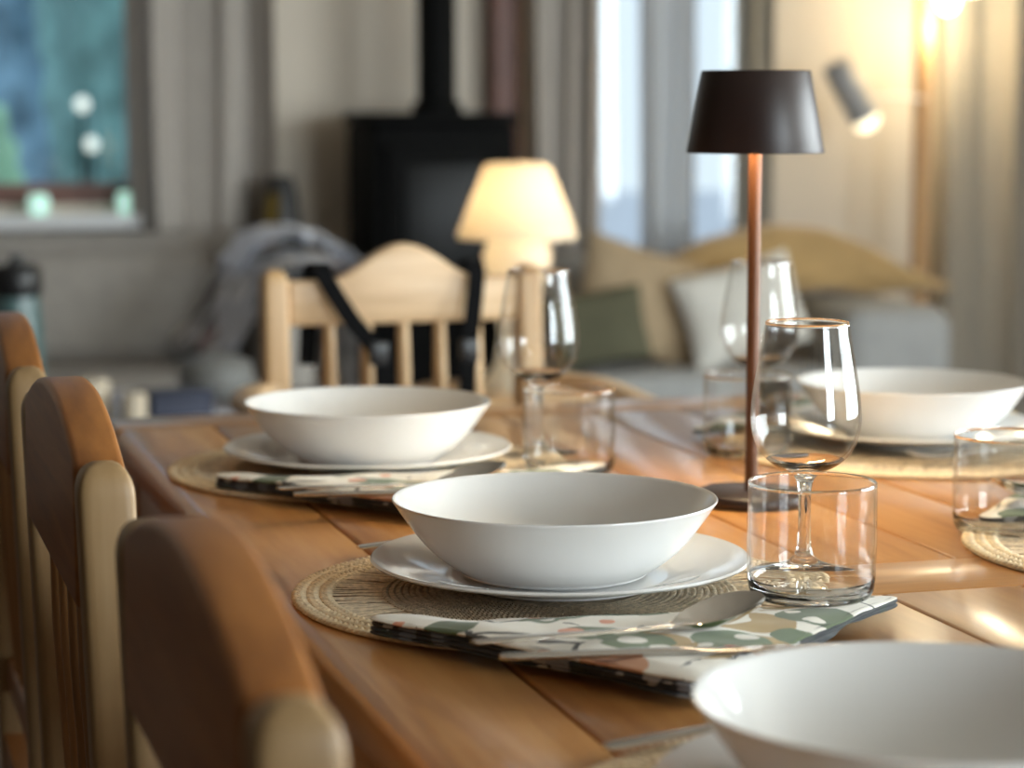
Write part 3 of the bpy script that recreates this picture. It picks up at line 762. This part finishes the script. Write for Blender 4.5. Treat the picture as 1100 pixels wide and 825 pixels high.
# ------------------------------------------------------------------ place settings
Z0 = TZ + .0004
MAT_T = .0050
def make_placemat():
    t = thing('placemat', '', 'placemat')
    R0, R1 = .160, .187
    b = MB(); rings = 3; pitch = (R1 - R0) / rings; rb = random.Random(5)
    b.lathe([(R0, .0004), (R1 - .001, .0004), (R1 - .001, .0020), (R0, .0020)], 96, closed=True)
    for k in range(rings):
        R = R0 + (k + .5) * pitch; nb = int(2 * pi * R / .0062)
        for row in (-1, 1):
            for i in range(nb):
                a = 2 * pi * (i + .25 * row + rb.uniform(-.08, .08)) / nb
                rad = Vector((cos(a), sin(a), 0)); tan = Vector((-sin(a), cos(a), 0))
                d = (tan * .80 - rad * row * .60); c = rad * (R + row * pitch * .235) + Vector((0, 0, .0026 + rb.uniform(-.0003, .0003)))
                l = .0052; b.tube([c - d * l - Vector((0, 0, .0009)), c - d * l * .55, c, c + d * l * .55, c + d * l - Vector((0, 0, .0009))], [.0005, .0016, .0020, .0016, .0005], 6)
    b.build('braided_rim', M_straw, t)
    b = MB(); rnd = random.Random(3)
    for k in range(400):
        a = 2 * pi * (k + rnd.uniform(-.35, .35)) / 400; da = rnd.uniform(-.035, .035); z = .0012 + rnd.uniform(0, .0012); w = rnd.uniform(.0008, .0016)
        p0 = Vector((.121 * cos(a), .121 * sin(a), z)); p1 = Vector((.1615 * cos(a + da), .1615 * sin(a + da), z + .0003))
        b.tube([p0, p0.lerp(p1, .5) + Vector((0, 0, rnd.uniform(-.0003, .0007))), p1], w, 5, flat=.45)
    b.build('reed_band', M_straw2, t)
    b = MB(); R = .1225; k = 0
    while R > .055:
        npd = int(2 * pi * R / .0075); seg = npd * 4
        for s in range(2):
            pts = []
            for i in range(seg):
                a = 2 * pi * i / seg; ph = npd * a + s * pi + k * 1.3
                pts.append(((R + .0016 * sin(ph)) * cos(a), (R + .0016 * sin(ph)) * sin(a), .0022 + .0008 * cos(ph)))
            b.tube(pts, .00145, 4, closed=True)
        R -= .0047; k += 1
    b.lathe([(.058, .0006), (.058, .0026), (.0001, .0026)], 48)
    b.build('woven_center', M_straw3, t)
    return t
def make_plate():
    t = thing('dinner_plate', '', 'plate')
    prof = [(.0001, .0026), (.072, .0026), (.080, .0036), (.088, .0062), (.112, .0118), (.1335, .0163), (.135, .0178), (.1338, .0192), (.1318, .0190), (.112, .0148), (.090, .0092), (.083, .0068), (.076, .0056), (.0001, .0055)]
    MB().lathe(prof, 128).build('plate_body', M_china, t)
    MB().lathe([(.066, .0), (.0705, .0), (.0715, .0027), (.065, .0027)], 96, closed=True).build('foot_ring', M_china, t)
    # faint pressed leaf sprigs on the rim
    for q in range(4):
        b = MB()
        a0 = -2.55 + q * pi / 2
        for k in range(9):
            a = a0 + (k - 4) * .035 ; r0 = .094 + .002 * (k % 2); r1 = .117 - .002 * abs(k - 4)
            zz = lambda r: interp([(.090, .0092), (.112, .0148), (.1318, .0190)], r) + .0001
            tw = .06 * (k - 4) / 4
            p0 = Vector((r0 * cos(a), r0 * sin(a), zz(r0))); p1 = Vector((r1 * cos(a + tw), r1 * sin(a + tw), zz(r1)))
            b.tube([p0, p0.lerp(p1, .3), p0.lerp(p1, .7), p1], [.0003, .0013, .0012, .0002], 6, flat=.5)
        b.tube([Vector((.101 * cos(a0 + i * .035), .101 * sin(a0 + i * .035), zz(.101))) for i in range(-4, 5)], .0008, 6, flat=.5)
        b.build('pressed_sprig', M_china, t)
    return t
def make_bowl():
    t = thing('pasta_bowl', '', 'bowl')
    H = .0575
    outer = [(.0001, .0018), (.060, .0018), (.066, .003), (.075, .0085), (.085, .0160), (.095, .0260), (.1035, .0370), (.110, .0462), (.1142, .0525)]
    rim = [(.1152, .0537), (.1155, .0545), (.1150, .0553), (.1138, .0552)]
    inner = [(.1122, .0530), (.107, .0460), (.100, .0365), (.091, .0268), (.080, .0178), (.068, .0100), (.055, .0066), (.0001, .0058)]
    pr = catmull([(r, 0, z) for r, z in outer], 3) + [Vector((r, 0, z)) for r, z in rim] + catmull([(r, 0, z) for r, z in inner], 3)
    MB().lathe([(max(p.x, .0001), p.z) for p in pr], 144).build('bowl_body', M_china, t)
    MB().lathe([(.055, .0), (.0605, .0), (.0615, .0022), (.054, .0022)], 96, closed=True).build('foot_ring', M_china, t)
    return t
def make_napkin():
    """square folded to a triangle, point towards the diner's right: local origin = plate centre"""
    A, B_, C_ = Vector((-.160, -.092)), Vector((-.016, -.312)), Vector((.204, -.106))
    cor = [A, B_, C_]; out = []; rr = .012
    for i in range(3):
        p, q, r = cor[i - 1], cor[i], cor[(i + 1) % 3]
        d0 = (p - q).normalized(); d1 = (r - q).normalized()
        s, e = q + d0 * rr, q + d1 * rr
        for k in range(7):
            tt = k / 6; out.append((s * (1 - tt) ** 2 + q * 2 * tt * (1 - tt) + e * tt * tt))
        nx = cor[(i + 1) % 3]; e2 = nx + (q - nx).normalized() * rr
        for k in range(1, 44): out.append(e.lerp(e2, k / 44))
    n = len(out); cen = (A + B_ + C_) / 3
    def wob(p): return Vector((noise.noise(Vector((p.x * 14, p.y * 14, 1))), noise.noise(Vector((p.x * 14, p.y * 14, 8))))) * .0045
    def thick(p):
        # fat rolled folds towards the front left, thin hem at right
        fr = smoothstep(.19, -.12, p.x); back = smoothstep(-.10, -.16, p.y)
        press = 1 - .55 * smoothstep(-.150, -.105, p.y) * smoothstep(.16, .10, abs(p.x - .02))
        return press * lerp(.0085, .0150, fr * .75 + .25 * back) + .0012 * noise.noise(Vector((p.x * 22, p.y * 22, 4)))
    b = MB(); rings = 16; vs = []; fs = []
    for j in range(rings + 1):
        s = j / rings
        for p in out:
            w = cen.lerp(p, s) if j else cen
            q = w + wob(w) * s
            z = thick(w) + .0010 * noise.noise(Vector((w.x * 40, w.y * 40, 2))) - .002 * smoothstep(.86, 1.0, s)
            vs.append((q.x, q.y, z))
    for j in range(rings):
        for k in range(n): fs.append((j * n + k, j * n + (k + 1) % n, (j + 1) * n + (k + 1) % n, (j + 1) * n + k))
    b.add(vs, fs, 0)
    # side folds
    rows = 20; vs = []; fs = []; nl = 4
    for j in range(rows + 1):
        s = j / rows
        for k, p in enumerate(out):
            nx = (out[(k + 1) % n] - out[k - 1]); nrm = Vector((nx.y, -nx.x)).normalized()
            if nrm.dot(p - cen) < 0: nrm = -nrm
            q = p + wob(p)
            f = abs(sin(pi * nl * s)) ** .6 * .0036 - .0012 * s + .007 * s * noise.noise(Vector((p.x * 18, p.y * 18, s * 2.2 + 3)))
            if j == 0: f = 0
            z = (thick(p) - .002) * (1 - s) + .0008 * noise.noise(Vector((p.x * 60, p.y * 60, s * 4))) * (0 < s < 1)
            vs.append((q.x + nrm.x * f, q.y + nrm.y * f, max(0, z)))
    for j in range(rows):
        for k in range(n): fs.append((j * n + k, j * n + (k + 1) % n, (j + 1) * n + (k + 1) % n, (j + 1) * n + k))
    b.add(vs, fs[:n * 4], 0); b.f = b.f; 
    o = len(b.v) - len(vs)
    b.f += [tuple(i + o for i in f) for f in fs[n * 4:]]; b.mi += [1] * (len(fs) - n * 4)
    b.f.append(tuple(o + rows * n + k for k in range(n))); b.mi.append(1)
    ob = b.build('cloth_napkin', [M_cloth, M_clothside], weld=True)
    return tag(ob, '', 'napkin')

def blade_mesh(stations, ncross=10):
    """stations: (x, halfwidth, zc, dish, thick) along +x; closed shell"""
    b = MB(); vs = []; fs = []; q = 2 * (ncross + 1)
    for x, w, zc, dish, th in stations:
        for s in (0, 1):
            for i in range(ncross + 1):
                v = (i / ncross * 2 - 1) * (1 if s == 0 else -1)
                edge = th * (1 - .75 * abs(v) ** 4)
                vs.append((x, v * w, zc - dish * (1 - v * v) + (edge / 2 if s == 0 else -edge / 2)))
    m_ = len(stations)
    for i in range(m_ - 1):
        for k in range(q): fs.append((i * q + k, i * q + (k + 1) % q, (i + 1) * q + (k + 1) % q, (i + 1) * q + k))
    fs += [tuple(reversed(range(q))), tuple((m_ - 1) * q + k for k in range(q))]
    return b.add(vs, fs)
def make_spoon():
    """handle end at x=0, tip at x=L, lying bowl up"""
    L = .218; st = []
    for k in range(70):
        x = L * k / 69; u = x / L
        w = interp([(0, .0030), (.01, .0050), (.05, .0057), (.3, .0042), (.55, .0031), (.66, .0034), (.70, .0070), (.75, .0140), (.80, .0188), (.86, .0213), (.90, .0210), (.94, .0186), (.97, .0140), (.99, .0080), (1, .0015)], u)
        zc = interp([(0, .0125), (.1, .0118), (.35, .0090), (.55, .0066), (.66, .0062), (.72, .0074), (.80, .0108), (.9, .0158), (1, .0208)], u)
        dish = interp([(0, 0), (.66, 0), (.72, .0035), (.80, .0080), (.88, .0090), (.95, .0060), (1, .0005)], u)
        st.append((x, w, zc, dish, interp([(0, .0024), (.5, .0030), (.68, .0026), (.8, .0015), (1, .0014)], u)))
    return blade_mesh(st).build('table_spoon', M_steel)
def make_knife():
    L = .225; st = []
    for k in range(50):
        x = L * k / 49; u = x / L
        w = interp([(0, .0030), (.01, .0050), (.06, .0056), (.40, .0044), (.50, .0046), (.55, .0070), (.75, .0085), (.92, .0078), (.98, .0050), (1, .0012)], u)
        st.append((x, w, .0030, 0, interp([(0, .0036), (.4, .0048), (.5, .0042), (.56, .0018), (1, .0009)], u)))
    return blade_mesh(st).build('table_knife', M_steel)
def make_fork():
    L = .205; st = []
    for k in range(54):
        x = L * .80 * k / 53; u = x / L
        w = interp([(0, .0042), (.01, .0066), (.06, .0072), (.35, .0050), (.58, .0036), (.66, .0052), (.72, .0110), (.80, .0125)], u)
        zc = interp([(0, .0022), (.3, .0060), (.55, .0105), (.66, .0100), (.8, .0062)], u)
        st.append((x, w, zc, interp([(0, 0), (.66, 0), (.8, .0012)], u), .0024))
    b = blade_mesh(st)
    for k in range(4):
        y = -.0108 + k * .0072
        pts = [(L * .79, y, .0063 - .0008), (L * .86, y, .0054), (L * .94, y, .0066), (L, y, .0092)]
        b.tube(pts, [.0017, .0016, .0014, .0006], 8, flat=.7)
    return b.build('table_fork', M_steel)
def thin_above(b, z, zr):
    for i, f in enumerate(b.f):
        if min(b.v[k][2] for k in f) >= z and max(b.v[k][2] for k in f) < zr: b.mi[i] = 1
    return b
def make_wine():
    H = .184
    out = [(.0001, .0005), (.034, .0003), (.0385, .0008), (.0388, .0018), (.034, .0035), (.020, .0068), (.010, .011), (.0058, .018), (.0046, .030), (.0044, .050), (.0048, .062), (.0068, .0695), (.0120, .0745), (.0215, .0790), (.0300, .0860), (.0362, .0960), (.0393, .108), (.0395, .119), (.0378, .135), (.0350, .152), (.0318, .170), (.0304, .1788), (.0300, .1815)]
    rim = [(.0298, .1828), (.0293, .1832), (.0288, .1826)]
    inn = [(.0290, .1805), (.0294, .1785), (.0306, .170), (.0338, .152), (.0366, .135), (.0383, .119), (.0381, .109), (.0350, .0975), (.0288, .0880), (.0205, .0822), (.0110, .0790), (.0001, .0780)]
    pr = catmull([(r, 0, z) for r, z in out], 4) + [Vector((r, 0, z)) for r, z in rim] + catmull([(r, 0, z) for r, z in inn], 4)
    return thin_above(MB().lathe([(max(p.x, .0001), p.z) for p in pr], 96), .0835, .1812).build('wine_glass', [M_glass, M_thin])
def make_tumbler():
    H = .0795; R = .0430
    pr = [(.0001, .0), (.030, .0), (.036, .0006), (.0402, .0030), (.0420, .0070), (.0428, .014), (R + .0004, H * .5), (R, H - .0026), (R, H - .0006), (R - .0005, H), (R - .0011, H - .0004), (R - .0012, H - .0026), (R - .0012, H * .5), (.0414, .0145), (.0402, .0095), (.0360, .0068), (.028, .0058), (.0001, .0054)]
    return thin_above(MB().lathe(pr, 96), .0135, H - .0020).build('water_tumbler', [M_glass, M_thin])

S1, S2, S3, S4, S5 = (.495, 1.587), (.489, 2.157), (.499, .994), (1.05, 2.16), (1.05, 1.587)
zm = Z0; zp = Z0 + MAT_T; zb = zp + .0056
pm = make_placemat(); pm.location = (S1[0] - .003, S1[1] - .022, zm)
G = 'round straw placemats on the table'
tag(pm, 'round straw placemat under the sharp plate in the middle, braided rim showing left', group=G)
dup(pm, 'round straw placemat under the rear left plate beside the armchair', (S2[0] + .0, S2[1], zm), .7)
dup(pm, 'straw placemat at the bottom under the nearest plate', (S3[0], S3[1], zm), 1.9)
dup(pm, 'straw placemat under the plate on the right behind the wine glass', (S4[0] - .012, S4[1] - .03, zm), 2.6)
dup(pm, 'straw placemat cut off by the right edge, in front of a tumbler', (S5[0] - .025, S5[1], zm), 4.0)
pl = make_plate(); pl.location = (S1[0] + .004, S1[1], zp)
tag(pl, 'white dinner plate under the sharp bowl at the picture centre', group='white dinner plates')
dup(pl, 'white dinner plate under the rear left bowl', (S2[0], S2[1], zp), .9)
dup(pl, 'white dinner plate at the bottom edge under the nearest bowl', (S3[0], S3[1], zp), 2.0)
dup(pl, 'white dinner plate under the bowl on the right side', (S4[0], S4[1], zp), 2.9)
bo = make_bowl(); bo.location = (S1[0], S1[1], zb)
tag(bo, 'wide white bowl in sharp focus at the picture centre', group='white bowls')
dup(bo, 'white bowl at rear left in front of the pale armchair', (S2[0], S2[1], zb))
dup(bo, 'large blurred white bowl at the bottom right corner', (S3[0], S3[1], zb))
dup(bo, 'white bowl on the right behind the wine glass', (S4[0], S4[1], zb))

nap = make_napkin(); nap.location = (S1[0] - .006, S1[1] - .035, Z0 + MAT_T + .0002)
tag(nap, 'folded floral napkin with a spoon in front of the sharp plate', group='floral napkins')
def place(o, label, loc, rz, group=None, first=False, rx=None):
    c = o if first else o.copy()
    if not first: COL.objects.link(c)
    c.location = loc; c.rotation_euler = (rx or 0, 0, rz) if not isinstance(rx, tuple) else rx
    c['label'] = label
    if group: c['group'] = group
    return c
place(nap, 'folded floral napkin in front of the rear left plate', (S2[0] - .004, S2[1] + .008, nap.location.z), .03)
place(nap, 'folded floral napkin behind the bowl on the right', (S4[0] + .01, S4[1], nap.location.z), pi)
place(nap, 'folded floral napkin behind the tumbler at the right edge', (S5[0] + .055, S5[1] + .03, nap.location.z), pi + .05)

def lay(o, a, b, L, label, cat, group, first=False):
    """lie a piece from point a (handle end) towards b (tip)"""
    a = Vector(a); b = Vector(b); d = (b - a).normalized()
    c = o if first else o.copy()
    if not first: COL.objects.link(c)
    c.location = a; c.rotation_euler = (0, -math.asin(d.z), math.atan2(d.y, d.x))
    return tag(c, label, cat, group)
zn = Z0 + MAT_T + .0150
sp = make_spoon()
GS = 'steel cutlery laid on the table'
spv = (Vector((.357, 1.305, zn - .0005)), Vector((.573, 1.377, zn - .0050)))
lay(sp, spv[0], spv[1], .23, 'steel spoon on the front napkin, its bowl by the tumbler', 'spoon', GS, True)
kn = make_knife()
lay(kn, (.372, 1.300, zn + .0006), (.590, 1.288, zn - .0040), .22, 'steel knife lying just in front of the spoon on the front napkin', 'knife', GS, True)
d2 = Vector((S2[0] - S1[0], S2[1] - S1[1], 0))
lay(sp, spv[0] + d2 + Vector((.0, .008, 0)), spv[1] + d2 + Vector((0, 0, 0)), .23, 'steel spoon on the rear left napkin', 'spoon', GS)
lay(kn, Vector((.374, 1.330, zn + .0006)) + d2, Vector((.592, 1.316, zn - .0040)) + d2, .22, 'steel knife on the rear left napkin, nearer its front edge', 'knife', GS)
lay(sp, (1.135, 1.770, zn - .001), (.905, 1.735, zn - .004), .23, 'steel spoon seen through the tumbler at the right edge', 'spoon', GS)
fk = make_fork()
zf = Z0 + .0062
lay(fk, (.385, 1.735, zf), (.58, 1.752, zf), .2, 'steel fork behind the sharp plate, only its handle end showing', 'fork', GS, True)
lay(fk, (.386, 1.150, zf), (.59, 1.172, zf), .2, 'steel fork at the bottom edge behind the nearest plate', 'fork', GS)
lay(fk, (1.18, 1.985, zf), (.975, 2.02, zf), .2, 'steel fork on the right placemat in front of the right plate', 'fork', GS)

wn = make_wine()
GW = 'clear wine glasses'
place(wn, 'clear wine glass in sharp focus behind the front tumbler', (.6755, 1.561, Z0 + MAT_T + .0002), 0, GW, True); wn['category'] = 'wine glass'
place(wn, 'clear wine glass left of centre in front of the lit mushroom lamp', (.666, 2.19, Z0 + MAT_T * .0), 0, GW)
place(wn, 'clear wine glass behind the brown lamp pole', (.918, 2.243, Z0), 0, GW)
tm = make_tumbler(); tm['category'] = 'tumbler'
GT = 'clear water tumblers'
place(tm, 'clear tumbler in sharp focus in front of the wine glass stem', (.6325, 1.449, Z0 + MAT_T + .0080), 0, GT, True)
place(tm, 'clear tumbler left of centre behind the sharp bowl', (.667, 2.093, Z0 + .0), 0, GT)
place(tm, 'clear tumbler to the left of the brown lamp pole', (.868, 2.150, Z0), 0, GT)
place(tm, 'clear tumbler cut off by the right edge', (.910, 1.697, Z0), 0, GT)

# ------------------------------------------------------------------ brown cordless lamp
t = thing('cordless_lamp', 'slim dark brown cordless table lamp standing mid-table', 'table lamp', (.766, 1.886, Z0))
MB().lathe([(.047, 0), (.049, .002), (.049, .0085), (.047, .0105), (.008, .0108)], 72).build('base', M_lampbrown, t)
MB().tube([(0, 0, .0108), (0, 0, .315)], .0055, 24).build('pole', M_lamppole, t)
MB().lathe([(.0582, .301), (.0585, .302), (.0463, .369), (.0455, .3702), (.0001, .3705), (.0001, .3680), (.0445, .3680), (.0570, .302)], 96, closed=True).build('lamp_shade', M_lampbrown, t)
MB().lathe([(.0075, .338), (.040, .338), (.040, .342), (.0075, .342)], 48, closed=True).build('led_ring', M_led, t)

# ------------------------------------------------------------------ light
def area(name, loc, rot, sx, sy, power, col):
    l = bpy.data.lights.new(name, 'AREA'); l.shape = 'RECTANGLE'; l.size = sx; l.size_y = sy; l.energy = power; l.color = col
    o = bpy.data.objects.new(name, l); COL.objects.link(o); o.location = loc; o.rotation_euler = rot; return o
area('daylight_right_window', (XR + .16, 1.75, 1.35), (0, radians(90), 0), 1.75, 3.0, 215, (.95, .98, 1.0))
area('back_fill_light', (3.15, YB - .16, 1.38), (radians(90), 0, 0), 1.85, 1.7, 180, (.90, .95, 1.0))  # added fill for the near faces, shines through the added back opening
pl_ = bpy.data.lights.new('floor_lamp_bulb', 'POINT'); pl_.energy = 5.0; pl_.color = (1.0, .86, .56); pl_.shadow_soft_size = .06
o = bpy.data.objects.new('floor_lamp_bulb_light', pl_); COL.objects.link(o); o.location = (3.28, 6.57, 1.32)

W = bpy.data.worlds.new('overcast_sky'); S.world = W; W.use_nodes = True
nt = W.node_tree; bg = nt.nodes['Background']
tc = nt.nodes.new('ShaderNodeTexCoord'); sx = nt.nodes.new('ShaderNodeSeparateXYZ'); rp = nt.nodes.new('ShaderNodeValToRGB')
nt.links.new(tc.outputs['Generated'], sx.inputs[0]); nt.links.new(sx.outputs['Z'], rp.inputs['Fac'])
rp.color_ramp.elements[0].position = 0.0; rp.color_ramp.elements[0].color = (.62, .70, .78, 1)
rp.color_ramp.elements[1].position = 0.5; rp.color_ramp.elements[1].color = (.62, .72, .88, 1)
nt.links.new(rp.outputs['Color'], bg.inputs['Color']); bg.inputs['Strength'].default_value = 1.1

# ------------------------------------------------------------------ camera
cd = bpy.data.cameras.new('camera'); cam = bpy.data.objects.new('camera', cd); COL.objects.link(cam)
cd.sensor_width = 36; cd.lens = 2550 / 1100 * 36
cam.location = (0, 0, 1.095)
cam.rotation_euler = (radians(90) - math.atan(304 / 2550), 0, -radians(16.28))
cd.dof.use_dof = True; cd.dof.focus_distance = 1.64; cd.dof.aperture_fstop = 5.3
cd.clip_start = .02
S.camera = cam
S.view_settings.view_transform = 'Standard'; S.view_settings.look = 'None'
S.view_settings.gamma = 1.0; S.view_settings.use_curve_mapping = False
S.view_settings.exposure = 0.48
